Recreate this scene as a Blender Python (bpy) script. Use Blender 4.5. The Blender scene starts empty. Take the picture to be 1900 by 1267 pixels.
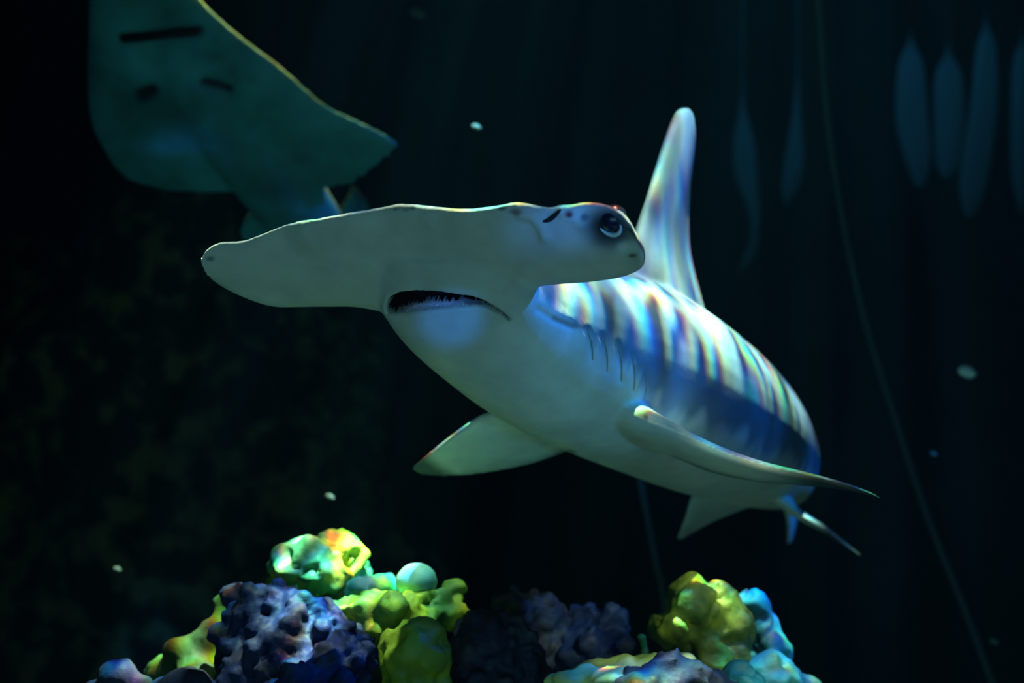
import bpy, math, random
import numpy as np
from mathutils import Vector, Matrix, noise
from mathutils.bvhtree import BVHTree

random.seed(4)
S = bpy.context.scene
C = S.collection

# ---------------------------------------------------------------- camera
F = 50.0 / 36.0 * 1900.0            # focal length in pixels of the 1900 px wide frame
CAM = Vector((0, 0, 1.6))
PITCH = math.radians(6)
cam = bpy.data.cameras.new('camera'); camo = bpy.data.objects.new('camera', cam); C.objects.link(camo)
cam.lens = 50; cam.sensor_width = 36; cam.clip_start = 0.02; cam.clip_end = 60
camo.location = CAM; camo.rotation_euler = (math.radians(90) + PITCH, 0, 0)
cam.dof.use_dof = True; cam.dof.focus_distance = 1.98; cam.dof.aperture_fstop = 2.4
S.camera = camo

# ---------------------------------------------------------------- world, exposure
w = bpy.data.worlds.new('water'); S.world = w; w.use_nodes = True
w.node_tree.nodes['Background'].inputs[0].default_value = (0.02, 0.10, 0.16, 1)
w.node_tree.nodes['Background'].inputs[1].default_value = 0.03
# the tank water itself: it swallows red light and scatters a little
wa = w.node_tree.nodes.new('ShaderNodeVolumeAbsorption'); wa.inputs['Color'].default_value = (.12, .78, .86, 1); wa.inputs['Density'].default_value = .15
ws = w.node_tree.nodes.new('ShaderNodeVolumeScatter'); ws.inputs['Color'].default_value = (.15, .62, 1, 1); ws.inputs['Density'].default_value = .0018; ws.inputs['Anisotropy'].default_value = .2
wadd = w.node_tree.nodes.new('ShaderNodeAddShader'); w.node_tree.links.new(wa.outputs[0], wadd.inputs[0]); w.node_tree.links.new(ws.outputs[0], wadd.inputs[1])
w.node_tree.links.new(wadd.outputs[0], w.node_tree.nodes['World Output'].inputs['Volume'])
S.view_settings.view_transform = 'Standard'; S.view_settings.look = 'None'
S.view_settings.exposure = 0; S.view_settings.gamma = 1
S.cycles.use_denoising = True
S.cycles.max_bounces = 6

RW = Matrix.Rotation(math.radians(90) + PITCH, 3, 'X')
RWn = np.array(RW)

def W(px, py, Z):
    """a point of the tank from its place in the 1900x1267 frame and its distance in metres"""
    return CAM + RW @ Vector(((px - 950) / F * Z, (633.5 - py) / F * Z, -Z))

def cdir(x, y, z):
    """direction given as right, up, away"""
    return (RW @ Vector((x, y, -z))).normalized()

def project(P):
    q = (np.asarray(P) - np.array(CAM)) @ RWn
    z = -q[:, 2]
    return q[:, 0] / z * F + 950, 633.5 - q[:, 1] / z * F, z

# ---------------------------------------------------------------- lights
def caustic_spot(name, loc, target, power, color, cone, scale, base, gain, seed, spread=0.035, radius=0.02, blend=0.4, edge=0.13, stretch=1.0):
    """spot light patterned with bright nets, as rippled water would"""
    l = bpy.data.lights.new(name, 'SPOT'); o = bpy.data.objects.new(name, l); C.objects.link(o)
    l.energy = power; l.color = color; l.spot_size = math.radians(cone); l.spot_blend = blend; l.shadow_soft_size = radius
    o.location = loc; o.rotation_euler = (Vector(target) - Vector(loc)).to_track_quat('-Z', 'Y').to_euler()
    l.use_nodes = True; nt = l.node_tree; N = nt.nodes; K = nt.links
    em = N['Emission']
    tc = N.new('ShaderNodeTexCoord'); sx = N.new('ShaderNodeSeparateXYZ'); K.new(tc.outputs['Normal'], sx.inputs[0])
    dv = []
    for ax in (0, 1):
        d = N.new('ShaderNodeMath'); d.operation = 'DIVIDE'; K.new(sx.outputs[ax], d.inputs[0]); K.new(sx.outputs[2], d.inputs[1]); dv.append(d)
    cx = N.new('ShaderNodeCombineXYZ'); K.new(dv[0].outputs[0], cx.inputs[0]); K.new(dv[1].outputs[0], cx.inputs[1])
    cx.inputs[2].default_value = seed * .13
    sc = N.new('ShaderNodeVectorMath'); sc.operation = 'MULTIPLY'; K.new(cx.outputs[0], sc.inputs[0]); sc.inputs[1].default_value = (scale * stretch, scale / stretch, 1)
    nz = N.new('ShaderNodeTexNoise'); nz.inputs['Scale'].default_value = 0.9; nz.inputs['Detail'].default_value = 2.5; K.new(sc.outputs[0], nz.inputs['Vector'])
    nm = N.new('ShaderNodeVectorMath'); nm.operation = 'MULTIPLY_ADD'; K.new(nz.outputs['Color'], nm.inputs[0]); nm.inputs[1].default_value = (2.6, 2.6, 0); K.new(sc.outputs[0], nm.inputs[2])
    cc = N.new('ShaderNodeCombineColor')
    for i in range(3):
        a = N.new('ShaderNodeVectorMath'); a.operation = 'ADD'; K.new(nm.outputs[0], a.inputs[0])
        a.inputs[1].default_value = ((i - 1) * spread * 2, (i - 1) * spread * 1.6, seed)
        v = N.new('ShaderNodeTexVoronoi'); v.feature = 'DISTANCE_TO_EDGE'; v.inputs['Scale'].default_value = 1.0; v.inputs['Randomness'].default_value = 1
        K.new(a.outputs[0], v.inputs['Vector'])
        m = N.new('ShaderNodeMapRange'); m.interpolation_type = 'SMOOTHSTEP'; K.new(v.outputs['Distance'], m.inputs[0])
        m.inputs[1].default_value = 0.0; m.inputs[2].default_value = edge * 2.2; m.inputs[3].default_value = base + gain; m.inputs[4].default_value = base
        K.new(m.outputs[0], cc.inputs[i])
    n2 = N.new('ShaderNodeTexNoise'); n2.inputs['Scale'].default_value = 0.55; n2.inputs['Detail'].default_value = 0; K.new(sc.outputs[0], n2.inputs['Vector'])
    m2 = N.new('ShaderNodeMapRange'); K.new(n2.outputs[0], m2.inputs[0]); m2.inputs[1].default_value = .35; m2.inputs[2].default_value = .65; m2.inputs[3].default_value = .15; m2.inputs[4].default_value = 1.75
    mx = N.new('ShaderNodeVectorMath'); mx.operation = 'SCALE'; K.new(cc.outputs[0], mx.inputs[0]); K.new(m2.outputs[0], mx.inputs['Scale'])
    mc = N.new('ShaderNodeVectorMath'); mc.operation = 'MULTIPLY'; K.new(mx.outputs[0], mc.inputs[0]); mc.inputs[1].default_value = color
    l.color = (1, 1, 1)
    K.new(mc.outputs[0], em.inputs['Color'])
    return o

def area(name, loc, target, sx, sy, power, color):
    l = bpy.data.lights.new(name, 'AREA'); o = bpy.data.objects.new(name, l); C.objects.link(o)
    l.shape = 'RECTANGLE'; l.size = sx; l.size_y = sy; l.energy = power; l.color = color
    o.location = loc; o.rotation_euler = (Vector(target) - Vector(loc)).to_track_quat('-Z', 'Y').to_euler()
    return o

shark_c = W(1180, 640, 2.4)
caustic_spot('overhead_lamp', shark_c + Vector((0.34, -0.40, 3.1)), W(1150, 560, 2.4), 2300, (1.0, 0.95, 0.68), 34, 40, 0.09, 4.0, 3.0, spread=0.055, edge=.075, radius=.014)
caustic_spot('fin_fill_spot', shark_c + Vector((1.5, -1.0, 2.0)), W(1248, 350, 2.5), 420, (1.0, 0.95, 0.75), 13, 26, 0.25, 2.4, 5.0, spread=0.06, edge=.10, blend=.9)  # narrow spot added to brighten the dorsal fin
caustic_spot('blue_overhead_lamp', shark_c + Vector((2.1, -0.6, 2.0)), W(1330, 720, 2.6), 170, (0.01, 0.20, 1.0), 46, 16, 0.16, 2.6, 7.0, stretch=1.5)
caustic_spot('reef_lamp', (-.25, 1.9, 4.4), W(800, 1180, 2.3), 250, (1.0, 0.93, 0.70), 44, 22, 0.45, 1.9, 11.0)
caustic_spot('olive_fill_spot', (.95, .5, 2.3), W(1300, 1170, 2.35), 110, (1.0, 0.95, 0.6), 15, 26, 0.5, 1.5, 4.0, blend=.8)  # added out of view to lift the olive coral shaded by the shark
caustic_spot('ray_rim_spot', (-.2, 3.0, 4.6), W(500, 130, 3.15), 320, (1.0, 0.85, 0.45), 20, 30, 0.5, 1.8, 9.0, blend=.8)  # spot added to bring out the ray's gold edge
def accent_spot(name, loc, target, power, color, cone):  # unseen accent spots, added for patches of colour on the shark
    l = bpy.data.lights.new(name, 'SPOT'); o = bpy.data.objects.new(name, l); C.objects.link(o)
    l.energy = power; l.color = color; l.spot_size = math.radians(cone); l.spot_blend = 1; l.shadow_soft_size = .04
    o.location = loc; o.rotation_euler = (Vector(target) - Vector(loc)).to_track_quat('-Z', 'Y').to_euler()
accent_spot('blue_accent_spot', (.5, -.5, 1.25), W(828, 590, 2.0), 1200, (.03, .24, 1), .95)  # added for the blue patch on the lip
accent_spot('blue_accent_spot', (1.3, -.3, 1.35), W(1082, 405, 1.80), 380, (.04, .22, 1), 2.3)  # added for the blue patch beside the eye
accent_spot('teal_accent_spot', (1.5, -.3, 1.35), W(1040, 690, 2.2), 90, (.26, .66, 1), 10.5)  # added to brighten the throat
area('belly_fill', (-0.3, -0.9, 0.9), (0, 2.2, 1.8), 2.6, 1.2, 20, (0.52, 0.93, 1.04))  # unseen fill added behind the camera for the teal underside
caustic_spot('far_blue_fill', (-2.2, 5.9, 5.0), (-2.2, 7.3, 2.0), 60, (.03, .22, 1.0), 34, 5, .3, 1.2, 2.0, blend=1)  # spot added to make a blue strip on the far wall
area('far_wall_blue_fill', (1.5, 5.0, 4.2), (1.5, 7.5, 2.6), 2.0, 0.4, 14, (0.10, 0.45, 1.0))  # weak fill added to tint the far wall blue

# ---------------------------------------------------------------- helpers
def tag(o, label=None, cat=None, group=None, kind=None):
    if label: o['label'] = label
    if cat: o['category'] = cat
    if group: o['group'] = group
    if kind: o['kind'] = kind
    return o

def link_mesh(name, me, mat, parent=None, loc=None):
    """me in world coordinates; the object's origin is put at loc"""
    o = bpy.data.objects.new(name, me); C.objects.link(o)
    if mat: me.materials.clear(); me.materials.append(mat)
    base = Vector(loc) if loc is not None else (parent.matrix_world.translation.copy() if parent else Vector())
    me.transform(Matrix.Translation(-base))
    if parent is None: o.location = base; o.matrix_world = Matrix.Translation(base)
    else:
        o.parent = parent
        o.matrix_world = Matrix.Translation(base)
        o.location = base - parent.matrix_world.translation
    for p in me.polygons: p.use_smooth = True
    return o

def mesh_of(V, Fc, name='m'):
    me = bpy.data.meshes.new(name); me.from_pydata([tuple(v) for v in V], [], Fc); me.update(); return me

def catmull(pts, n):
    """smooth resample of rows of numbers"""
    P = np.array(pts, float); m = len(P)
    out = []
    for i in range(m - 1):
        p0 = P[max(i - 1, 0)]; p1 = P[i]; p2 = P[i + 1]; p3 = P[min(i + 2, m - 1)]
        for k in range(n):
            t = k / n
            out.append(.5 * ((2 * p1) + (-p0 + p2) * t + (2 * p0 - 5 * p1 + 4 * p2 - p3) * t * t + (-p0 + 3 * p1 - 3 * p2 + p3) * t ** 3))
    out.append(P[-1]); return np.array(out)

def loft(rings, V, Fc):
    b = len(V); n = len(rings[0])
    for r in rings: V.extend(r)
    for i in range(len(rings) - 1):
        for k in range(n):
            a = b + i * n + k; c = b + i * n + (k + 1) % n
            Fc.append((a, c, c + n, a + n))
    for idx, rev in ((0, True), (len(rings) - 1, False)):
        cen = sum((Vector(x) for x in rings[idx]), Vector()) / n
        V.append(cen); ci = len(V) - 1
        for k in range(n):
            a = b + idx * n + k; c = b + idx * n + (k + 1) % n
            Fc.append((ci, c, a) if rev else (ci, a, c))

def wing(V, Fc, rows, n=6, seg=28, hint=None, bl=.45):
    """rows: (lead px,py,Z, trail px,py,Z, half thickness); foil sections from root to tip"""
    R = catmull(rows, n)
    L = [W(*r[:3]) for r in R]; T = [W(*r[3:6]) for r in R]
    rings = []
    for i in range(len(R)):
        c = (L[i] + T[i]) / 2; a = (L[i] - T[i]) / 2
        j0, j1 = max(i - 1, 0), min(i + 1, len(R) - 1)
        span = ((L[j1] + T[j1]) - (L[j0] + T[j0]))
        nrm = a.cross(span)
        if hint is not None:
            nrm = hint - a.normalized() * hint.dot(a.normalized())
        nrm.normalize()
        t = R[i][6]; ring = []
        for k in range(seg):
            th = 2 * math.pi * k / seg
            ring.append(c + a * math.cos(th) + nrm * t * math.sin(th) * (1 + bl * math.cos(th)))
        rings.append(ring)
    loft(rings, V, Fc)

def remesh(V, Fc, voxel, smooth=4, lam=.5):
    me = mesh_of(V, Fc); o = bpy.data.objects.new('tmp', me); C.objects.link(o)
    m = o.modifiers.new('r', 'REMESH'); m.mode = 'VOXEL'; m.voxel_size = voxel; m.adaptivity = 0
    dg = bpy.context.evaluated_depsgraph_get(); ev = o.evaluated_get(dg)
    out = bpy.data.meshes.new_from_object(ev)
    bpy.data.objects.remove(o); bpy.data.meshes.remove(me)
    laplace(out, smooth, lam)
    return out

def getco(me):
    a = np.empty(len(me.vertices) * 3, np.float32); me.vertices.foreach_get('co', a); return a.reshape(-1, 3).astype(float)
def setco(me, P):
    me.vertices.foreach_set('co', np.asarray(P, np.float32).ravel()); me.update()
def getno(me):
    a = np.empty(len(me.vertices) * 3, np.float32); me.vertices.foreach_get('normal', a); return a.reshape(-1, 3).astype(float)
def laplace(me, it, lam=.5, mask=None):
    P = getco(me); e = np.empty(len(me.edges) * 2, np.int32); me.edges.foreach_get('vertices', e); e = e.reshape(-1, 2)
    cnt = np.bincount(e.ravel(), minlength=len(P)).astype(float)[:, None]
    for _ in range(it):
        acc = np.zeros_like(P)
        for ax in range(3):
            acc[:, ax] = np.bincount(e[:, 0], P[e[:, 1], ax], len(P)) + np.bincount(e[:, 1], P[e[:, 0], ax], len(P))
        d = (acc / np.maximum(cnt, 1) - P) * lam
        P += d if mask is None else d * mask[:, None]
    setco(me, P)

def smst(x, a, b):
    t = np.clip((x - a) / (b - a), 0, 1); return t * t * (3 - 2 * t)

def seg_dist(x, y, pts):
    """distance in px from points to a polyline"""
    d = np.full(len(x), 1e9)
    for (ax, ay), (bx, by) in zip(pts[:-1], pts[1:]):
        vx, vy = bx - ax, by - ay; L = vx * vx + vy * vy + 1e-9
        t = np.clip(((x - ax) * vx + (y - ay) * vy) / L, 0, 1)
        d = np.minimum(d, np.hypot(x - ax - t * vx, y - ay - t * vy))
    return d

def inside(x, y, poly):
    r = np.zeros(len(x), bool); n = len(poly); j = n - 1
    for i in range(n):
        xi, yi = poly[i]; xj, yj = poly[j]
        c = ((yi > y) != (yj > y)) & (x < (xj - xi) * (y - yi) / ((yj - yi) or 1e-9) + xi)
        r ^= c; j = i
    return r

def sdpoly(x, y, poly):
    d = seg_dist(x, y, list(poly) + [poly[0]])
    return np.where(inside(x, y, poly), -d, d)

def vcol(me, col):
    a = me.color_attributes.new('pigment', 'FLOAT_COLOR', 'POINT')
    c = np.ones((len(me.vertices), 4), np.float32); c[:, :3] = col
    a.data.foreach_set('color', c.ravel())

def tube(pts, rad, seg=8):
    V, Fc = [], []; P = [Vector(p) for p in pts]; rings = []
    for i, p in enumerate(P):
        t = (P[min(i + 1, len(P) - 1)] - P[max(i - 1, 0)]).normalized()
        u = t.cross(Vector((0.3, 1, .2))).normalized(); v = t.cross(u)
        r = rad[i] if hasattr(rad, '__len__') else rad
        rings.append([p + (u * math.cos(2 * math.pi * k / seg) + v * math.sin(2 * math.pi * k / seg)) * r for k in range(seg)])
    loft(rings, V, Fc); return mesh_of(V, Fc)

def sphere(V, Fc, c, r, seg=14, rx=None):
    """ellipsoid; rx = three radii along world axes"""
    R = rx or (r, r, r); rings = []
    for i in range(1, seg):
        ph = math.pi * i / seg
        rings.append([Vector((c[0] + R[0] * math.sin(ph) * math.cos(2 * math.pi * k / seg / 1), c[1] + R[1] * math.sin(ph) * math.sin(2 * math.pi * k / seg), c[2] - R[2] * math.cos(ph))) for k in range(seg)])
    b = len(V)
    for r_ in rings: V.extend(r_)
    n = seg
    for i in range(len(rings) - 1):
        for k in range(n):
            a = b + i * n + k; c2 = b + i * n + (k + 1) % n
            Fc.append((a, c2, c2 + n, a + n))
    V.append(Vector((c[0], c[1], c[2] - R[2]))); lo = len(V) - 1
    V.append(Vector((c[0], c[1], c[2] + R[2]))); hi = len(V) - 1
    for k in range(n):
        Fc.append((lo, b + (k + 1) % n, b + k)); t = b + (len(rings) - 1) * n
        Fc.append((hi, t + k, t + (k + 1) % n))

# ---------------------------------------------------------------- materials
def mat(name, color=(.5, .5, .5), rough=.6, spec=.3, attr=False, bump=None, mix=None, sss=0, coat=0):
    """mix: (colour b, colour c, scale, contrast) patches; bump: (scale, strength, distance)"""
    m = bpy.data.materials.new(name); m.use_nodes = True; nt = m.node_tree; N = nt.nodes; K = nt.links
    p = N['Principled BSDF']; p.inputs['Roughness'].default_value = rough; p.inputs['Specular IOR Level'].default_value = spec
    p.inputs['Base Color'].default_value = (*color, 1)
    if coat: p.inputs['Coat Weight'].default_value = coat; p.inputs['Coat Roughness'].default_value = .25
    tc = N.new('ShaderNodeTexCoord')
    src = None
    if attr:
        a = N.new('ShaderNodeAttribute'); a.attribute_name = 'pigment'; src = a.outputs['Color']
        n = N.new('ShaderNodeTexNoise'); n.inputs['Scale'].default_value = 22; n.inputs['Detail'].default_value = 6; K.new(tc.outputs['Object'], n.inputs['Vector'])
        mr = N.new('ShaderNodeMapRange'); K.new(n.outputs[0], mr.inputs[0]); mr.inputs[1].default_value = .3; mr.inputs[2].default_value = .7; mr.inputs[3].default_value = .88; mr.inputs[4].default_value = 1.1
        sc = N.new('ShaderNodeVectorMath'); sc.operation = 'SCALE'; K.new(src, sc.inputs[0]); K.new(mr.outputs[0], sc.inputs['Scale']); src = sc.outputs[0]
        K.new(src, p.inputs['Base Color'])
    if mix:
        cb, cc, scl, con = mix
        n = N.new('ShaderNodeTexNoise'); n.inputs['Scale'].default_value = scl; n.inputs['Detail'].default_value = 4; K.new(tc.outputs['Object'], n.inputs['Vector'])
        r = N.new('ShaderNodeValToRGB'); e = r.color_ramp.elements
        e[0].position = .5 - con; e[0].color = (*color, 1); e[1].position = .5 + con; e[1].color = (*cc, 1)
        k = e.new(.5); k.color = (*cb, 1); K.new(n.outputs[0], r.inputs[0]); K.new(r.outputs[0], p.inputs['Base Color'])
    if bump:
        n = N.new('ShaderNodeTexNoise'); n.inputs['Scale'].default_value = bump[0]; n.inputs['Detail'].default_value = 5; K.new(tc.outputs['Object'], n.inputs['Vector'])
        b = N.new('ShaderNodeBump'); b.inputs['Strength'].default_value = bump[1]; b.inputs['Distance'].default_value = bump[2]; K.new(n.outputs[0], b.inputs['Height']); K.new(b.outputs[0], p.inputs['Normal'])
    return m

M = {
 'skin': mat('shark_skin', attr=True, rough=.55, spec=.18, bump=(160, .2, .0015)),
 'ray_skin': mat('ray_skin', attr=True, rough=.6, spec=.1, bump=(60, .2, .003)),
 'eye': mat('eye_black', (.006, .010, .022), rough=.22, spec=.35),
 'eye_ring': mat('eye_rim', (.55, .62, .55), rough=.35),
 'mouth': mat('mouth_dark', (.010, .004, .006), rough=.6, spec=.1),
 'gum': mat('gum', (.42, .34, .40), rough=.5, bump=(90, .6, .004)),
 'tooth': mat('tooth', (.5, .46, .45), rough=.35),
 'slit': mat('gill_slit', (.16, .20, .21), rough=.6),
 'dark': mat('dark_crease', (.02, .02, .025), rough=.6, spec=.1),
 'wall': mat('back_wall_rock', (.004, .006, .007), rough=.95, spec=.05, bump=(3, .8, .12), mix=((.007, .010, .010), (.020, .023, .018), 1.6, .22)),
 'floor': mat('sand', (.10, .095, .075), rough=.95, spec=.05, mix=((.12, .11, .085), (.15, .14, .11), 8, .3)),
 'redrock': mat('brown_rock', (.004, .006, .003), rough=.95, spec=.05, bump=(9, .7, .05), mix=((.015, .013, .006), (.13, .085, .025), 9, .12)),
 'moundrock': mat('mound_rock', (.012, .016, .012), rough=.95, spec=.05, bump=(20, .7, .03), mix=((.02, .03, .018), (.04, .05, .03), 6, .2)),
 'green': mat('green_coral', (.008, .10, .05), rough=.6, bump=(70, .5, .004), mix=((.045, .22, .09), (.50, .54, .03), 12, .13)),
 'lime': mat('lime_coral', (.08, .20, .03), rough=.6, bump=(60, .5, .004), mix=((.30, .45, .04), (.80, .78, .04), 12, .12)),
 'cyan': mat('pale_cyan_coral', (.17, .48, .42), rough=.5, bump=(60, .3, .003)),
 'olive': mat('olive_coral', (.03, .055, .006), rough=.6, bump=(60, .6, .005), mix=((.10, .13, .010), (.38, .36, .025), 14, .16)),
 'gold': mat('golden_green_coral', (.10, .16, .01), rough=.5, bump=(90, .5, .003), mix=((.20, .26, .012), (.34, .38, .03), 14, .2)),
 'purple': mat('purple_coral', (.006, .010, .04), rough=.6, spec=.12, bump=(120, .5, .003), mix=((.008, .015, .06), (.035, .032, .055), 16, .22)),
 'plum': mat('plum_coral', (.012, .014, .028), rough=.6, spec=.12, bump=(120, .5, .003), mix=((.026, .028, .055), (.09, .075, .085), 16, .22)),
 'teal': mat('teal_rock', (.008, .06, .08), rough=.6, bump=(40, .5, .006), mix=((.010, .15, .22), (.02, .07, .03), 9, .15)),
 'cream': mat('pale_plate_coral', (.25, .42, .12), rough=.5, bump=(50, .4, .004), mix=((.62, .66, .22), (.80, .80, .50), 9, .2)),
 'moss': mat('moss_rock', (.012, .035, .010), rough=.8, bump=(40, .5, .006), mix=((.035, .075, .012), (.16, .20, .015), 8, .16)),
 'cable': mat('grey_cable', (.06, .08, .09), rough=.6),
 'streak': mat('pale_streak', (.085, .095, .085), rough=.8, spec=.1),
 'flake': mat('pale_flake', (.85, .9, .85), rough=.5),
 'dimflake': mat('dull_flake', (.09, .11, .11), rough=.7),
}

# ---------------------------------------------------------------- the tank
def slab(name, x0, x1, y0, y1, z0, z1, m):
    V = [(x, y, z) for x in (x0, x1) for y in (y0, y1) for z in (z0, z1)]
    Fc = [(0, 1, 3, 2), (4, 6, 7, 5), (0, 4, 5, 1), (2, 3, 7, 6), (0, 2, 6, 4), (1, 5, 7, 3)]
    o = link_mesh(name, mesh_of(V, Fc), m, loc=((x0 + x1) / 2, (y0 + y1) / 2, z0))
    for p in o.data.polygons: p.use_smooth = False
    return tag(o, kind='structure')

def rough_wall():
    """back wall of artificial rock with deep relief"""
    nx, nz = 150, 80; V, Fc = [], []
    for j in range(nz + 1):
        for i in range(nx + 1):
            x = -5 + 10 * i / nx; z = 5.2 * j / nz
            d = noise.fractal(Vector((x * .8, 3.3, z * .5)), 1, 2, 5) * .35 + .12 * noise.noise(Vector((x * 4, 9, z * 1.2)))
            V.append((x, 7.4 - d, z))
    for j in range(nz):
        for i in range(nx):
            a = j * (nx + 1) + i; Fc.append((a, a + 1, a + nx + 2, a + nx + 1))
    b = len(V)
    V += [(-5, 8.2, 0), (5, 8.2, 0), (5, 8.2, 5.2), (-5, 8.2, 5.2)]; Fc.append((b, b + 3, b + 2, b + 1))
    return tag(link_mesh('wall_back', mesh_of(V, Fc), M['wall'], loc=(0, 7.4, 0)), kind='structure')
rough_wall()
slab('floor', -5, 5, -2.6, 8.2, -.2, 0, M['floor'])
slab('wall_left', -5.2, -5, -2.6, 8.2, 0, 5.2, M['wall'])
slab('wall_right', 5, 5.2, -2.6, 8.2, 0, 5.2, M['wall'])

def rock_mass(name, c, R, m, label, cat, seed, amp=.3, f=1.5, seg=60):
    V, Fc = [], []
    sphere(V, Fc, (0, 0, 0), 1, seg)
    out = []
    for v in V:
        d = v.normalized(); k = 1 + amp * noise.fractal(d * f + Vector((seed, 0, 0)), 1, 2, 5) + amp * .4 * (abs(noise.noise(d * f * 3 + Vector((0, seed, 0)))) - .3)
        z = c[2] + d.z * R[2] * k
        out.append(Vector((c[0] + d.x * R[0] * k, c[1] + d.y * R[1] * k, max(z, 0))))
    return tag(link_mesh(name, mesh_of(out, Fc), m, loc=(c[0], c[1], 0)), label, cat)

rock_mass('rock_formation', (-1.55, 5.6, 1.2), (1.15, .8, 1.55), M['redrock'], 'dim brown rock formation deep in the dark water behind and left of the shark', 'rock', 2.2)

# ================================================================ hammerhead shark
Dref = Vector((.14, .96, .22)).normalized()
ST = [  # px, py, Z, half width, half height
 (800, 462, 1.935, .070, .026), (826, 508, 1.975, .108, .052), (868, 562, 2.05, .128, .094), (952, 606, 2.15, .139, .129),
 (1055, 655, 2.28, .150, .152), (1175, 700, 2.45, .155, .168), (1290, 760, 2.65, .150, .163), (1375, 808, 2.88, .130, .148),
 (1430, 850, 3.12, .104, .118), (1450, 880, 3.38, .075, .084), (1430, 890, 3.65, .052, .056), (1380, 885, 3.90, .036, .036), (1320, 870, 4.12, .026, .030)]
R = catmull(ST, 8)
def camv(px, py, Z): return Vector(((px - 950) / F * Z, (633.5 - py) / F * Z, Z))
SP = [camv(*r[:3]) for r in R]
frames = []
for i in range(len(SP)):
    t = (SP[min(i + 1, len(SP) - 1)] - SP[max(i - 1, 0)]).normalized()
    if i < 12: t = (SP[12] - SP[4]).normalized() * .6 + t * .4
    l = Dref.cross(t).normalized(); d = t.cross(l).normalized()
    frames.append((cdir(*t), cdir(*l), cdir(*d)))
SPW = [W(*r[:3]) for r in R]
V, Fc = [], []
rings = []
for i, c in enumerate(SPW):
    t, l, d = frames[i]; a, b = R[i][3], R[i][4]; ring = []
    for k in range(40):
        th = 2 * math.pi * k / 40; cs, sn = math.cos(th), math.sin(th)
        ex = .94 if sn < 0 else 1.0
        ring.append(c + l * a * math.copysign(abs(cs) ** ex, cs) + d * b * math.copysign(abs(sn) ** ex, sn) * (1 if sn > 0 else .95))
    rings.append(ring)
loft(rings, V, Fc)

# the hammer: lead edge (top in view), trail edge, half thickness, from the right tip of the shark to its left tip
Zc = lambda px: 1.90 - .40 * ((px - 750) / F * 1.9)
def hrow(lx, ly, tx, ty, th, chord):
    z = Zc((lx + tx) / 2); return (lx, ly, z, tx, ty, z + chord, th)
dH = cdir(.10, .86, .50)
H = [hrow(373, 476, 378, 500, .008, .02), hrow(386, 461, 396, 514, .013, .07), hrow(408, 450, 422, 530, .016, .10), hrow(450, 447, 460, 548, .018, .12), hrow(490, 432, 508, 564, .019, .14),
     hrow(530, 416, 560, 565, .020, .15), hrow(585, 406, 615, 564, .022, .155), hrow(640, 396, 668, 564, .025, .16), hrow(700, 386, 730, 575, .028, .17),
     hrow(745, 378, 790, 585, .030, .17), hrow(800, 383, 850, 582, .030, .17), hrow(860, 389, 910, 565, .030, .17), hrow(915, 384, 955, 540, .027, .16),
     hrow(962, 376, 990, 527, .024, .15), hrow(1026, 386, 1040, 520, .022, .14), hrow(1088, 376, 1090, 516, .024, .13), hrow(1132, 383, 1134, 510, .024, .11),
     hrow(1162, 402, 1164, 505, .021, .085), hrow(1184, 438, 1185, 497, .016, .05), hrow(1197, 466, 1197, 488, .008, .02)]
wing(V, Fc, H, n=6, seg=36, hint=dH, bl=-.35)
# left pectoral (right in view), seen almost edge-on
wing(V, Fc, [(1120, 735, 2.20, 1120, 775, 2.40, .030), (1190, 772, 2.16, 1200, 822, 2.36, .024), (1250, 797, 2.14, 1262, 850, 2.31, .017), (1320, 828, 2.13, 1322, 876, 2.26, .012),
             (1400, 856, 2.13, 1400, 893, 2.23, .009), (1480, 876, 2.14, 1480, 900, 2.21, .007), (1560, 896, 2.15, 1560, 907, 2.19, .0045), (1610, 913, 2.16, 1610, 917, 2.175, .003), (1636, 924, 2.165, 1636, 926, 2.17, .002)], n=5, seg=24)
# right pectoral (left in view)
wing(V, Fc, [(1000, 745, 2.28, 1120, 800, 2.45, .030), (935, 762, 2.31, 1060, 832, 2.47, .022), (890, 774, 2.33, 1005, 855, 2.49, .016), (850, 799, 2.36, 945, 870, 2.50, .012),
             (812, 828, 2.40, 882, 880, 2.50, .009), (782, 852, 2.44, 822, 884, 2.50, .006), (764, 868, 2.47, 780, 880, 2.50, .004)], n=5, seg=24)
# first dorsal
wing(V, Fc, [(1160, 560, 2.34, 1325, 640, 2.70, .030), (1172, 490, 2.36, 1302, 560, 2.69, .026), (1186, 425, 2.39, 1282, 480, 2.67, .021), (1204, 372, 2.42, 1277, 420, 2.66, .018),
             (1220, 318, 2.45, 1280, 350, 2.65, .016), (1236, 266, 2.48, 1287, 290, 2.64, .014), (1248, 228, 2.51, 1290, 248, 2.62, .012), (1258, 207, 2.54, 1286, 214, 2.60, .010), (1268, 200, 2.56, 1277, 201, 2.58, .006)], n=5, seg=28)
# pelvic fins
wing(V, Fc, [(1290, 905, 2.86, 1420, 930, 3.06, .018), (1278, 935, 2.86, 1375, 948, 3.00, .010), (1270, 962, 2.87, 1325, 968, 2.96, .007), (1256, 1000, 2.89, 1268, 998, 2.92, .004)], n=5, seg=20)
wing(V, Fc, [(1430, 915, 2.88, 1470, 930, 3.02, .014), (1470, 945, 2.86, 1490, 962, 2.97, .009), (1525, 977, 2.85, 1532, 988, 2.92, .006), (1565, 1007, 2.85, 1568, 1012, 2.88, .0035), (1598, 1031, 2.85, 1599, 1033, 2.86, .002)], n=5, seg=20)
# anal fin
wing(V, Fc, [(1450, 920, 3.35, 1475, 915, 3.55, .012), (1462, 965, 3.38, 1480, 955, 3.52, .007), (1462, 1010, 3.45, 1470, 1000, 3.50, .004)], n=5, seg=20)
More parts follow.
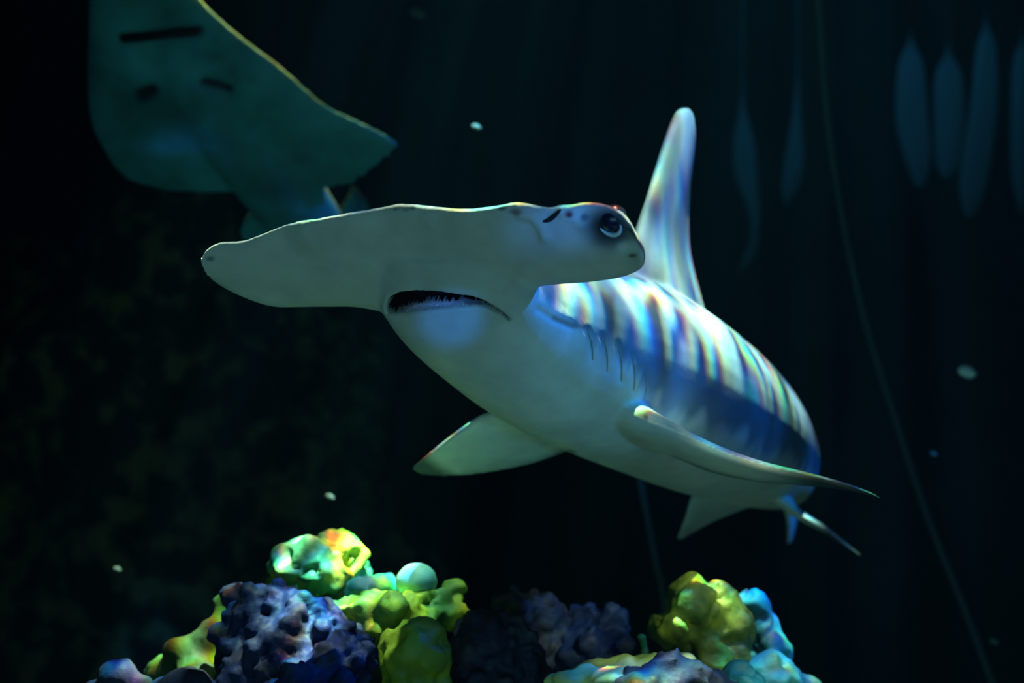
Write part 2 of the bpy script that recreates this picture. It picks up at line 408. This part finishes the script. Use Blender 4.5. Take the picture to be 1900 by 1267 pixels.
# second dorsal and tail, behind the body
wing(V, Fc, [(1452, 850, 3.55, 1425, 860, 3.72, .014), (1440, 810, 3.62, 1420, 820, 3.72, .008), (1425, 785, 3.70, 1418, 790, 3.74, .004)], n=5, seg=20)
wing(V, Fc, [(1400, 880, 3.85, 1330, 900, 4.02, .024), (1340, 825, 4.05, 1290, 870, 4.15, .014), (1280, 755, 4.30, 1250, 800, 4.36, .009), (1235, 690, 4.50, 1228, 705, 4.52, .005)], n=5, seg=20)
wing(V, Fc, [(1370, 890, 3.95, 1310, 870, 4.10, .018), (1340, 900, 4.08, 1300, 890, 4.14, .009), (1310, 912, 4.16, 1300, 905, 4.18, .004)], n=5, seg=20)

body = remesh(V, Fc, .0034, smooth=6)
P = getco(body); NO = getno(body); px, py, pz = project(P)
front = (NO @ np.array(cdir(0, 0, 1))) < .15
def fade_front(z1): return front & (pz < z1)

# soft relief on the head and flank: polyline, height in m, width in px
for line, amp, sg, zmax in [
    ([(965, 396), (988, 402), (1003, 418), (1010, 438)], .0045, 10, 2.1),
    ([(1014, 402), (1030, 400)], -.0030, 9, 2.1),
    ([(1042, 392), (1060, 400), (1085, 420)], .0035, 14, 2.1),
    ([(524, 438), (532, 455), (548, 475)], -.0030, 12, 2.2),
    ([(565, 430), (580, 445)], .0050, 16, 2.2),
    ([(790, 404), (802, 420)], .0025, 11, 2.1),
    ([(1100, 430), (1165, 432)], -.0030, 12, 2.1),
    ([(1000, 575), (1025, 592), (1060, 606)], -.0030, 7, 2.35)]:
    d = seg_dist(px, py, line); k = amp * np.exp(-(d / sg) ** 2) * fade_front(zmax)
    P += NO * k[:, None]

# mouth: a crescent opening with the tooth pad of the lower jaw showing
MOUTH = [(717, 583), (716, 568), (722, 552), (742, 542), (772, 539), (805, 540), (845, 546), (880, 551), (898, 558), (918, 570), (942, 589), (925, 581), (905, 571), (880, 569), (840, 572), (800, 575), (765, 580), (735, 583)]
PAD = [(728, 583), (745, 574), (765, 567), (800, 562), (850, 562), (895, 565), (905, 571), (880, 569), (840, 572), (800, 576), (765, 581)]
sd = sdpoly(px, py, MOUTH); fr = fade_front(2.12)
sp_ = sdpoly(px, py, PAD)
deep = smst(-sd, -1.0, 5) * fr
pad = smst(-sp_, -2, 2) * fr
push = deep * (.050 * (1 - pad) + .012 * pad)
away = np.array(cdir(0.1, .25, 1))
P += away[None, :] * push[:, None]
lip = np.exp(-((sd - 5) / 5) ** 2) * fr * (sd > -1)
P += NO * (lip * .0010)[:, None]
# gill slits on the left flank
GILLS = [[(1090, 612), (1098, 640), (1100, 668)], [(1118, 622), (1126, 655), (1127, 690)], [(1146, 638), (1153, 672), (1153, 708)], [(1172, 658), (1178, 692), (1176, 726)], [(1196, 684), (1200, 712), (1196, 740)]]
for g in GILLS:
    d = seg_dist(px, py, g); P -= NO * (.0018 * np.exp(-(d / 5) ** 2) * fade_front(2.6))[:, None]
setco(body, P)

# pigment: counter-shading that follows the animal's own back and belly
SPn = np.array([list(p) for p in SPW]); Dn = np.array([list(f[2]) for f in frames]); Bn = R[:, 4]; An = R[:, 3]
near = np.zeros(len(P), int); best = np.full(len(P), 1e9)
for i in range(len(SPn)):
    d = ((P - SPn[i]) ** 2).sum(1); m = d < best; best[m] = d[m]; near[m] = i
rad = np.sqrt(best); h = ((P - SPn[near]) * Dn[near]).sum(1) / Bn[near]
nd = (NO * Dn[near]).sum(1)
ndh = NO @ np.array(dH)
s = near / 8.0
border = np.interp(s, [0, 1.5, 2, 2.5, 3, 3.6, 4, 4.6, 6, 8, 12], [.7, .4, .15, -.02, -.14, -.25, -.42, -.50, -.45, -.35, -.2])
nz1 = np.array([noise.noise(Vector((p[0] * 9, p[1] * 9, p[2] * 3.5))) for p in P[::1]]) if len(P) < 500000 else np.zeros(len(P))
nz2 = np.array([noise.noise(Vector((p[0] * 30, p[1] * 30, p[2] * 7))) for p in P])
dark_body = smst(h + nz1 * .14 + nz2 * .16, border - .10, border + .16)
on_body = smst(-(rad / np.maximum(An[near], Bn[near])), -1.28, -1.12)
dark_fin = smst(nd, -.05, .30)
dark = dark_body * on_body + dark_fin * (1 - on_body)
on_head = smst(-pz, -2.18, -2.08) * smst(-rad, -.30, -.0) * 0
head = (near <= 10) & (s < 1.6)
hd = smst(ndh, .05, .35)
dark = np.where(s < 1.2, hd, dark)
dorsal_fin = (py < 560) & (px > 1150) & (pz > 2.25)
dark = np.where(dorsal_fin, 1.0, dark)
white = np.array((.50, .50, .44)); grey = np.array((.125, .165, .19))
col = white[None] * (1 - dark[:, None]) + grey[None] * dark[:, None]
col *= (1 + nz1 * .10)[:, None]
def mark(mask_amt, c):
    global col
    a = np.clip(mask_amt, 0, 1)[:, None]; col = col * (1 - a) + np.array(c)[None] * a
def blob(x, y, rx, ry, zmax=2.2, hard=2):
    return np.exp(-(((px - x) / rx) ** 2 + ((py - y) / ry) ** 2) ** hard) * fade_front(zmax)
# fin tips
mark(smst(px, 1380, 1520) * (pz < 2.3) * (py > 800) * .97, (.010, .013, .018))
mark(smst(px + .6 * (py - 960), 1500, 1560) * (pz < 3.1) * (pz > 2.7) * (py > 955) * .95, (.012, .016, .022))
mark(smst(-px - (py - 860) * -1.2, -835, -785) * (py > 780) * (pz > 2.3) * .93, (.025, .035, .04))
dd = seg_dist(px, py, [(764, 880), (850, 890), (930, 880), (1000, 862), (1060, 838)])
mark(np.exp(-(dd / 9) ** 2) * (pz > 2.3) * .8, (.07, .10, .09))
dd = seg_dist(px, py, [(1250, 852), (1322, 878), (1400, 895), (1500, 904)])
mark(np.exp(-(dd / 6) ** 2) * (pz < 2.34) * (pz > 2.1) * .8, (.06, .065, .07))
# marks round the eye and on the snout rim
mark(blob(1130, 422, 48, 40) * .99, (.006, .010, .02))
mark(blob(1176, 462, 18, 14) * .9, (.50, .56, .52))
mark(blob(1085, 402, 8, 7) * .75, (.05, .07, .12))
mark(blob(1165, 460, 20, 12) * .9, (.62, .66, .60))
mark(blob(1057, 396, 8, 6) * .98, (.12, .005, .02))
mark(blob(958, 392, 14, 6) * .8, (.22, .12, .09))
mark(blob(1174, 474, 9, 4) * .9, (.07, .09, .02))
mark(blob(932, 387, 8, 4) * .8, (.05, .07, .09))
mark(blob(390, 480, 9, 5) * .8, (.08, .10, .10))
dd = seg_dist(px, py, [(1165, 425), (1180, 440), (1200, 470), (1200, 488)])
mark(np.exp(-(dd / 4.5) ** 2) * fade_front(2.2) * .9, (.02, .03, .04))
dd = seg_dist(px, py, [(896, 561), (916, 571), (932, 581), (945, 592)])
mark(np.exp(-(dd / 3.2) ** 2) * fade_front(2.2) * .95, (.01, .012, .015))
dd = seg_dist(px, py, [(1030, 590), (1060, 604), (1090, 606)])
mark(np.exp(-(dd / 5) ** 2) * fade_front(2.4) * .6, (.04, .05, .06))
for a in ((735, 388), (752, 389), (765, 387)): mark(blob(*a, 7, 3) * .6, (.06, .07, .08))
vcol(body, col)

# lining of the mouth and the gum are meshes of their own
fv = np.empty(len(body.loops), np.int32); body.loops.foreach_get('vertex_index', fv)
quads = fv.reshape(-1, 4) if len(fv) == 4 * len(body.polygons) else None
deepf = (deep * (1 - pad))[quads].mean(1) > .5; padf = (pad * deep)[quads].mean(1) > .5
def sub(faces):
    idx = np.unique(faces); mp = -np.ones(len(P), int); mp[idx] = np.arange(len(idx))
    return mesh_of(P[idx], [tuple(int(q) for q in f) for f in mp[faces]])
me_mouth = sub(quads[deepf]); me_gum = sub(quads[padf])
keep = ~(deepf | padf)
me_body = sub(quads[keep]); idx = np.unique(quads[keep]); vcol(me_body, col[idx])
bpy.data.meshes.remove(body)
shark = tag(link_mesh('hammerhead_shark', me_body, M['skin'], loc=W(1175, 700, 2.45)),
    'large pale-bellied hammerhead shark swimming toward the viewer with its mouth slightly open', 'shark')
link_mesh('mouth', me_mouth, M['mouth'], shark)
link_mesh('gum', me_gum, M['gum'], shark)
bvh = BVHTree.FromObject(shark, bpy.context.evaluated_depsgraph_get())
def hit(x, y):
    o = W(x, y, 1.0) - shark.location; d = (W(x, y, 2.0) - W(x, y, 1.0)).normalized()
    loc, n, _, _ = bvh.ray_cast(o, d); return (loc + shark.location, n) if loc else (None, None)
# teeth on the lower jaw
V, Fc = [], []
bv2 = BVHTree.FromPolygons([Vector(v.co) for v in me_gum.vertices], [tuple(p.vertices) for p in me_gum.polygons])
for i in range(26):
    x = 733 + i * 6; y = 571 - 8 * math.sin(min(1, (x - 726) / 90) * math.pi / 2) + random.uniform(0, 9)
    o = W(x, y, 1.0) - shark.location; d = (W(x, y, 2.0) - W(x, y, 1.0)).normalized()
    loc, n, _, _ = bv2.ray_cast(o, d)
    if loc is None: continue
    p = loc + shark.location; up = cdir(random.uniform(-.3, .3), 1, -.5); u = up.orthogonal().normalized(); v = up.cross(u)
    b = len(V); r = .0027
    V += [p + (u * math.cos(k * 1.047) + v * math.sin(k * 1.047)) * r - up * .002 for k in range(6)] + [p + up * random.uniform(.002, .0042)]
    Fc += [(b + k, b + (k + 1) % 6, b + 6) for k in range(6)]
if V: tag(link_mesh('teeth', mesh_of(V, Fc), M['tooth'], shark), 'row of small pointed teeth on the lower jaw')

def ribbon_on(pts, rad, lift=0.0):
    out = []
    for (x, y) in pts:
        p, n = hit(x, y)
        if p is not None: out.append(p + n * lift)
    return tube(out, rad if not hasattr(rad, '__len__') else rad[:len(out)]) if len(out) > 2 else None
def dens(pts, n=5): return [tuple(r) for r in catmull(pts, n)]
for g in GILLS:
    q = dens(g, 4); me = ribbon_on(q, [.0004 + .0009 * math.sin(math.pi * k / (len(q) - 1)) for k in range(len(q))])
    if me: link_mesh('gill_slit', me, M['slit'], shark)
q = dens([(1007, 411), (1018, 408), (1030, 399), (1041, 388)], 4)
me = ribbon_on(q, [.0012 + .0022 * math.sin(math.pi * k / (len(q) - 1)) for k in range(len(q))])
if me: link_mesh('nostril', me, M['dark'], shark)
def make_eye(p, n, r):
    V, Fc = [], []; sphere(V, Fc, p - n * r * .70, r, 24)
    e = link_mesh('eye', mesh_of(V, Fc), M['eye'], shark, loc=p)
    up = (cdir(0, 1, 0) - n * cdir(0, 1, 0).dot(n)).normalized(); sd_ = n.cross(up)
    arc = [p + (sd_ * math.cos(a) + up * math.sin(a)) * r * .93 + n * r * .06 for a in np.linspace(math.radians(185), math.radians(345), 18)]
    link_mesh('eye_rim', tube(arc, [.0008 + .0024 * math.sin(math.pi * k / 17) for k in range(18)]), M['eye_ring'], e)
p, n = hit(1131, 416)
make_eye(p, n, .0175)
pl = W(384, 478, Zc(384) + .035); make_eye(pl, cdir(-.9, -.05, .3), .014)

# ================================================================ ray above and behind the shark
V, Fc = [], []
def rz(x, y): return 3.05 + .0010 * y - .0002 * (x - 400)
def rrow(lx, ly, rx, ry, th): return (lx, ly, rz(lx, ly), rx, ry, rz(rx, ry), th)
dR = cdir(-.05, .62, .75)
wing(V, Fc, [rrow(238, -420, 246, -420, .010), rrow(205, -250, 275, -270, .022), rrow(174, -100, 322, -80, .034), rrow(166, 0, 376, 0, .040), rrow(163, 62, 442, 62, .042),
             rrow(162, 130, 524, 124, .042), rrow(164, 200, 604, 192, .038), rrow(182, 262, 690, 234, .030), rrow(222, 322, 742, 266, .022), rrow(262, 343, 718, 296, .014), rrow(310, 354, 665, 338, .012), rrow(356, 356, 640, 348, .008)], n=6, seg=48, hint=dR)
tail = catmull([(300, 40, .075), (360, 130, .085), (430, 235, .092), (505, 330, .098), (560, 400, .09), (620, 470, .07), (700, 500, .045), (800, 505, .025), (860, 505, .012)], 6)
rings = []
for i, (x, y, r) in enumerate(tail):
    c = W(x, y, rz(x, y) + .005); a, b = tail[max(i - 1, 0)], tail[min(i + 1, len(tail) - 1)]
    t = (W(b[0], b[1], rz(b[0], b[1])) - W(a[0], a[1], rz(a[0], a[1]))).normalized(); l = dR.cross(t).normalized(); d = t.cross(l)
    rings.append([c + l * r * math.cos(k * math.pi / 16) + d * r * .62 * math.sin(k * math.pi / 16) for k in range(32)])
loft(rings, V, Fc)
wing(V, Fc, [(520, 360, 3.42, 540, 430, 3.5, .016), (480, 380, 3.42, 500, 440, 3.5, .012), (455, 400, 3.44, 462, 448, 3.5, .008), (444, 425, 3.46, 446, 445, 3.5, .004)], n=5, seg=20)
wing(V, Fc, [(580, 435, 3.49, 650, 480, 3.58, .022), (615, 402, 3.51, 672, 430, 3.60, .014), (640, 368, 3.55, 690, 390, 3.63, .009), (650, 342, 3.59, 664, 350, 3.62, .005)], n=5, seg=20)
ray = remesh(V, Fc, .007, smooth=5)
P = getco(ray); NO = getno(ray); px, py, pz = project(P)
front = NO @ np.array(dR) < 0
def press(line, amp, sg):
    d = seg_dist(px, py, line); k = np.exp(-(d / sg) ** 2) * front; P[:] = P + NO * (k * amp)[:, None]; return k
km = press([(226, 72), (270, 68), (320, 62), (368, 58)], -.012, 8)
k1 = press([(262, 178), (280, 170)], -.014, 12); k2 = press([(380, 152), (405, 158), (425, 166)], -.010, 7)
setco(ray, P)
up = smst(NO @ np.array(dR), -.10, .15)
rn = np.array([noise.fractal(Vector(p) * 5, 1, 2, 4) for p in P])
col = np.array((.035, .165, .175))[None] * (1 + .65 * rn[:, None]) * (1 - up[:, None]) + np.array((.42, .36, .12))[None] * up[:, None]
for k, c in ((km, (.01, .012, .02)), (k1, (.008, .015, .02)), (k2, (.012, .012, .025))):
    a = np.clip(k * 1.5, 0, 1)[:, None]; col = col * (1 - a) + np.array(c)[None] * a
for x, y, rx_, ry_, a in ((398, 105, 16, 10, .5), (432, 130, 10, 16, .4), (468, 148, 10, 7, .35)):
    a = (a * np.exp(-(((px - x) / rx_) ** 2 + ((py - y) / ry_) ** 2)) * front)[:, None]; col = col * (1 - a) + np.array((.02, .03, .04))[None] * a
dd = seg_dist(px, py, [(360, -12), (436, 52), (526, 122), (600, 186)])
a = (np.exp(-(dd / 8) ** 2) * front * .8)[:, None]; col = col * (1 - a) + np.array((.50, .42, .12))[None] * a  # yellow light along the leading edge, painted into the pigment
vcol(ray, col)
rayo = tag(link_mesh('guitarfish', ray, M['ray_skin'], loc=W(400, 200, 3.3)), 'dim teal ray showing its flat underside and slit mouth, behind and above the shark', 'ray')
def line_dark(name, pts, r, m, parent):
    bv = BVHTree.FromObject(parent, bpy.context.evaluated_depsgraph_get()); out = []
    for x, y in pts:
        o = W(x, y, 1.0) - parent.location; loc, n, _, _ = bv.ray_cast(o, (W(x, y, 2) - W(x, y, 1)).normalized())
        if loc: out.append(loc + parent.location)
    if len(out) > 2: link_mesh(name, tube(out, r), m, parent)
line_dark('mouth', dens([(228, 72), (270, 68), (320, 62), (366, 59)], 4), .010, M['mouth'], rayo)

# ================================================================ reef at the bottom
def blobs_coral(name, label, blobs, m, knob=None, voxel=.006, amp=.006, freq=22, cat='coral', group=None, seed=1, smooth=3, cav=0.0):
    """blobs: px, py, Z, radius in px (x), stretch in height; knob: (count per blob, size ratio)"""
    rnd = random.Random(seed); V, Fc = [], []; cs = []
    for b in blobs:
        x, y, Z, r = b[:4]; k = b[4] if len(b) > 4 else 1.0
        c = W(x, y, Z); rr = r / F * Z; cs.append((c, rr))
        sphere(V, Fc, c, rr, 20, rx=(rr, rr * .9, rr * k))
        if knob:
            n, q = knob
            for i in range(n):
                z = 1 - 2 * (i + .5) / n; a = i * 2.39996 + rnd.random() * .5; s_ = math.sqrt(1 - z * z)
                d = Vector((s_ * math.cos(a), s_ * math.sin(a), z)); kr = rr * q * rnd.uniform(.55, 1.4)
                if d.y > .6: continue
                cc = c + Vector((d.x * rr, d.y * rr * .9, d.z * rr * k)) * rnd.uniform(.93, 1.10)
                sphere(V, Fc, cc, kr, 12)
    me = remesh(V, Fc, voxel, smooth=smooth)
    P = getco(me); N_ = getno(me)
    dsp = np.array([amp * (noise.fractal(Vector(p) * freq + Vector((seed, 0, 0)), 1, 2, 4)) for p in P])
    if cav: dsp -= np.array([cav * smst(noise.noise(Vector(p) * 26 + Vector((0, seed, 0))) , .10, .42) + cav * .45 * smst(abs(noise.noise(Vector(p) * 14 + Vector((seed, 3, 0)))), .12, 0) for p in P])
    setco(me, P + N_ * dsp[:, None])
    loc = cs[0][0].copy(); loc.z = min(c.z - r for c, r in cs)
    return tag(link_mesh(name, me, m, loc=loc), label, cat, group)

Zr = 2.35
blobs_coral('boulder_coral', 'green and yellow mottled round coral head, highest on the left side of the reef',
    [(575, 1062, Zr, 72, .95), (625, 1045, Zr + .02, 58, .95), (535, 1070, Zr, 46, .9), (600, 1100, Zr, 70, .8), (655, 1068, Zr + .04, 36, .9), (590, 1160, Zr + .12, 90, .9)], M['green'], amp=.018, freq=17, seed=2, cav=.020)
blobs_coral('teal_rock', 'small dark teal rock wedged between the green coral head and the cyan dome',
    [(670, 1095, Zr - .04, 36, .7), (705, 1088, Zr, 40, .6), (650, 1120, Zr, 40, .6), (725, 1105, Zr + .05, 34, .8)], M['teal'], amp=.012, seed=3, cat='rock')
blobs_coral('dome_coral', 'small smooth pale cyan dome coral on top of the yellow-green mass',
    [(773, 1078, Zr - .05, 40, .85), (773, 1100, Zr - .03, 34, .7)], M['cyan'], amp=.003, seed=4)
blobs_coral('leafy_coral', 'yellow-green lumpy coral mass spread under the pale cyan dome',
    [(690, 1130, Zr - .10, 48, .7), (640, 1132, Zr - .08, 40, .5), (742, 1122, Zr - .12, 44, .8), (795, 1122, Zr - .06, 48, .8), (832, 1105, Zr - .02, 34, .9), (845, 1140, Zr - .06, 34, .9), (705, 1165, Zr - .10, 50, .6), (868, 1148, Zr - .06, 22, .7), (760, 1160, Zr - .10, 60, .7)], M['lime'], amp=.014, freq=16, seed=5, cav=.018)
blobs_coral('knob_coral', 'dark blue lump of coral peeking out right of the yellow-green mass',
    [(858, 1128, Zr + .08, 30, 1.1), (845, 1160, Zr + .1, 40, 1)], M['purple'], knob=(14, .3), seed=6)
blobs_coral('cauliflower_coral', 'wide dark blue-purple knobby coral at the left of the reef, below the green coral head',
    [(500, 1150, Zr - .14, 62, 1.0), (440, 1110, Zr - .08, 26, 1.0), (455, 1200, Zr - .14, 52, 1.0), (560, 1150, Zr - .14, 56, .9), (530, 1215, Zr - .20, 70, 1.0), (610, 1195, Zr - .18, 56, 1.0), (640, 1240, Zr - .24, 50, 1.0), (460, 1270, Zr - .2, 60, 1), (670, 1200, Zr - .12, 40, 1), (580, 1290, Zr - .25, 80, 1)],
    M['purple'], knob=(30, .27), voxel=.0045, amp=.010, freq=30, seed=7, smooth=2)
blobs_coral('ball_coral', 'golden-green round coral ball at the front, below the yellow-green mass',
    [(772, 1212, Zr - .24, 70, 1.0), (772, 1290, Zr - .24, 68, 1.0), (735, 1200, Zr - .22, 38, 1.1)], M['gold'], amp=.006, freq=20, seed=8, cav=.007)
blobs_coral('cauliflower_coral', 'dark plum knobby coral right beside the golden-green ball',
    [(915, 1185, Zr - .10, 56, .9), (880, 1225, Zr - .12, 50, 1.0), (950, 1215, Zr - .12, 50, 1.1), (900, 1285, Zr - .14, 66, 1), (975, 1255, Zr - .12, 36, 1)], M['plum'], knob=(30, .27), voxel=.0045, amp=.009, freq=30, seed=9, smooth=2)
blobs_coral('cauliflower_coral', 'dark purple knobby coral standing above and behind the plum coral',
    [(975, 1140, Zr + .06, 48, .85), (1010, 1150, Zr + .08, 40, 1.1), (940, 1125, Zr + .06, 26, .8), (990, 1200, Zr + .08, 60, 1)], M['plum'], knob=(26, .28), voxel=.0045, amp=.009, freq=30, seed=10, smooth=2)
blobs_coral('cauliflower_coral', 'low dark purple knobby coral left of the olive coral head',
    [(1085, 1165, Zr + .12, 40, .9), (1125, 1165, Zr + .10, 38, 1.0), (1095, 1215, Zr + .08, 60, .9), (1150, 1205, Zr + .05, 28, .7), (1060, 1215, Zr + .1, 40, 1)], M['purple'], knob=(26, .28), voxel=.0045, amp=.009, freq=30, seed=11, smooth=2)
blobs_coral('plate_coral', 'pale yellow-white plate of coral at the bottom edge, running up to the olive head',
    [(1050, 1262, Zr - .20, 46, .45), (1110, 1246, Zr - .19, 50, .45), (1165, 1233, Zr - .18, 46, .5), (1215, 1226, Zr - .17, 40, .45), (1262, 1222, Zr - .12, 30, .4), (1150, 1262, Zr - .22, 56, .4)], M['cream'], amp=.010, freq=14, seed=12, cav=.008)
blobs_coral('coral_sprig', 'tiny bright green coral sprig left of the olive coral head',
    [(1190, 1182, Zr - .05, 10, .7), (1194, 1194, Zr - .05, 7, 1.6), (1196, 1210, Zr - .05, 8, 1.4)], M['green'], voxel=.003, amp=.002, seed=13)
blobs_coral('boulder_coral', 'olive-yellow round coral head, tallest on the right side of the reef',
    [(1285, 1135, Zr, 66, .98), (1325, 1120, Zr + .02, 56, .95), (1260, 1165, Zr - .02, 50, 1.0), (1340, 1165, Zr + .02, 58, 1.0), (1300, 1195, Zr, 70, .8), (1222, 1160, Zr + .02, 20, 1.2), (1320, 1245, Zr, 80, .8)], M['olive'], amp=.012, freq=15, seed=14, cav=.014)
blobs_coral('teal_rock', 'blue-teal rock slope on the right end of the reef, beside the olive coral head',
    [(1388, 1132, Zr + .09, 40, 1.0), (1402, 1175, Zr + .08, 42, 1.1), (1426, 1215, Zr + .06, 48, 1.0), (1436, 1262, Zr - .02, 60, 1.0), (1372, 1275, Zr - .14, 56, .8), (1480, 1290, Zr, 50, .8)], M['teal'], amp=.014, freq=12, seed=15, cav=.012, cat='rock')
blobs_coral('rubble_rock', 'dark brownish lump of rock at the bottom edge right of the pale plate coral',
    [(1245, 1240, Zr - .24, 34, .9), (1285, 1252, Zr - .24, 38, .7), (1200, 1275, Zr - .26, 60, .5), (1320, 1280, Zr - .2, 50, .7)], M['plum'], knob=(14, .3), amp=.01, freq=20, seed=16, cat='rock')
blobs_coral('mossy_rock', 'moss-green rock slope left of the blue-purple knobby coral',
    [(415, 1135, Zr + .02, 26, 1.4), (400, 1195, Zr + .0, 44, 1.2), (350, 1222, Zr + .0, 44, .9), (310, 1250, Zr + .02, 44, .8), (380, 1270, Zr - .04, 70, .8)], M['moss'], amp=.016, freq=12, seed=17, cat='rock')
blobs_coral('button_coral', 'rounded dusky coral knob at the bottom left corner, farthest left on the reef',
    [(218, 1262, Zr - .22, 40, .95), (258, 1270, Zr - .22, 26, .9), (180, 1278, Zr - .2, 26, .8)], M['plum'], amp=.005, seed=18)
blobs_coral('button_coral', 'rounded dusky coral knob at the bottom edge, second from the left',
    [(350, 1272, Zr - .28, 46, .85), (312, 1285, Zr - .26, 36, .8), (385, 1285, Zr - .28, 30, .8)], M['plum'], amp=.006, seed=19)

# the rock mound that carries the corals, rising from the sand
def mound():
    V, Fc = [], []; rings = []
    c = W(830, 1400, Zr); n = 72
    for j in range(24):
        t = j / 23; z = c.z * t ** .8 if j else 0
        k = (1.0 - .25 * t) if t < .93 else (1.0 - .25 * t) * math.sqrt(max(0, 1 - ((t - .93) / .075) ** 2)) + .02
        ring = []
        for i in range(n):
            a = 2 * math.pi * i / n; q = 1 + .16 * noise.fractal(Vector((math.cos(a) * 1.6, math.sin(a) * 1.6, z * 2.2)), 1, 2, 4)
            ring.append(Vector((c.x + math.cos(a) * .92 * k * q, c.y + .06 + math.sin(a) * .50 * k * q, min(z, c.z))))
        rings.append(ring)
    loft(rings, V, Fc)
    return tag(link_mesh('reef_mound', mesh_of(V, Fc), M['moundrock'], loc=(c.x, c.y, 0)), 'dark rock mound that carries all the corals along the bottom edge', 'rock')
mound()

# ================================================================ cables, strips for pale light streaks, drifting specks
def cable(pts, r, label):
    q = catmull(pts, 6); me = tube([W(*p) for p in q], r)
    tag(link_mesh('cable', me, M['cable'], loc=W(*pts[-1])), label, 'cable')
cable([(1512, -120, 4.0), (1522, 60, 4.0), (1538, 240, 4.0), (1566, 420, 4.0), (1606, 600, 4.0), (1662, 780, 4.0), (1722, 960, 4.0), (1790, 1130, 4.0), (1850, 1290, 4.0), (1900, 1420, 4.0)], .0085, 'thin grey cable curving down the right side of the dark water')
cable([(1150, 500, 3.9), (1165, 700, 3.9), (1186, 880, 3.9), (1203, 970, 3.9), (1218, 1050, 3.9), (1232, 1120, 3.9), (1245, 1400, 3.9)], .009, 'short length of faint cable between the shark belly and the olive coral head')

def streak(rows, label):  # thin solid strips added in place of faint, blurry streaks of light
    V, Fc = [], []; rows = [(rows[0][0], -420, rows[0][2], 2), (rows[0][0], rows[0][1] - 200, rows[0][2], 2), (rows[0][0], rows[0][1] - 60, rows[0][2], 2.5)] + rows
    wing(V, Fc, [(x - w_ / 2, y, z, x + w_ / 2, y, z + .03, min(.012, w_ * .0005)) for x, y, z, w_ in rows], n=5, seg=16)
    tag(link_mesh('streak_strip', mesh_of(V, Fc), M['streak'], loc=W(*rows[0][:3])), label, 'light streak', 'pale strips added for distant light streaks')
streak([(1480, 160, 6.2, 6), (1478, 220, 6.2, 16), (1474, 290, 6.2, 34), (1466, 345, 6.2, 32), (1460, 380, 6.2, 8)], 'faint blue-grey strip added for a light streak just right of the dorsal fin tip, the brightest and shortest')
streak([(1378, 200, 6.2, 10), (1380, 270, 6.2, 40), (1384, 330, 6.2, 40), (1398, 390, 6.2, 22), (1400, 440, 6.2, 14), (1388, 480, 6.2, 22), (1372, 510, 6.2, 8)], 'faint long bent strip added for a light streak nearest to the dorsal fin')
for rows, lb in (([(1690, 120, 6.3, 46), (1692, 220, 6.3, 60), (1702, 290, 6.3, 50), (1708, 350, 6.3, 16)], 'pale blurry strip added for a light streak at the upper right, leftmost of the far cluster'),
             ([(1830, 90, 6.3, 36), (1825, 200, 6.3, 50), (1806, 340, 6.3, 52), (1800, 405, 6.3, 14)], 'pale blurry strip added for a light streak at the upper right, hanging lowest in the middle of the far cluster'),
             ([(1898, 120, 6.3, 36), (1896, 250, 6.3, 40), (1895, 340, 6.3, 30), (1900, 395, 6.3, 10)], 'pale blurry strip added for a light streak cut by the right edge of the picture'),
             ([(1760, 140, 6.4, 50), (1762, 220, 6.4, 60), (1760, 300, 6.4, 50), (1758, 330, 6.4, 14)], 'pale blurry strip added for a light streak at the upper right, between the leftmost and the lowest-hanging one')):
    streak(rows, lb)

SPECKS = [(1795, 690, 3.6, 17, 'bright white speck drifting in the dark water right of the shark'), (612, 922, 2.9, 9, 'small dim speck below the left fin tip in view'),
          (218, 1056, 2.9, 7, 'small dim speck low in the dark water at the far left'), (1845, 1190, 3.2, 9, 'faint speck at the lower right beyond the cable'),
          (884, 236, 3.0, 9, 'faint speck above the shark head left of its dorsal fin'), (1732, 842, 3.2, 7, 'faint speck right of the tip of the long side fin'), (776, 24, 4.4, 16, 'dim blue speck at the top edge above the shark head')]
for x, y, z, r, lb in SPECKS:
    V, Fc = [], []; rr = r / F * z; sphere(V, Fc, (0, 0, 0), 1, 12)
    c = W(x, y, z); V = [Vector((c.x + v.x * rr * (1 + .25 * noise.noise(v * 2)), c.y + v.y * rr * .5, c.z + v.z * rr * .62 * (1 + .3 * noise.noise(v * 3)) - v.x * rr * .25)) for v in V]
    tag(link_mesh('drifting_speck', mesh_of(V, Fc), M['flake' if r == 17 else 'dimflake'], loc=c), lb, 'particle', 'specks drifting in the water')
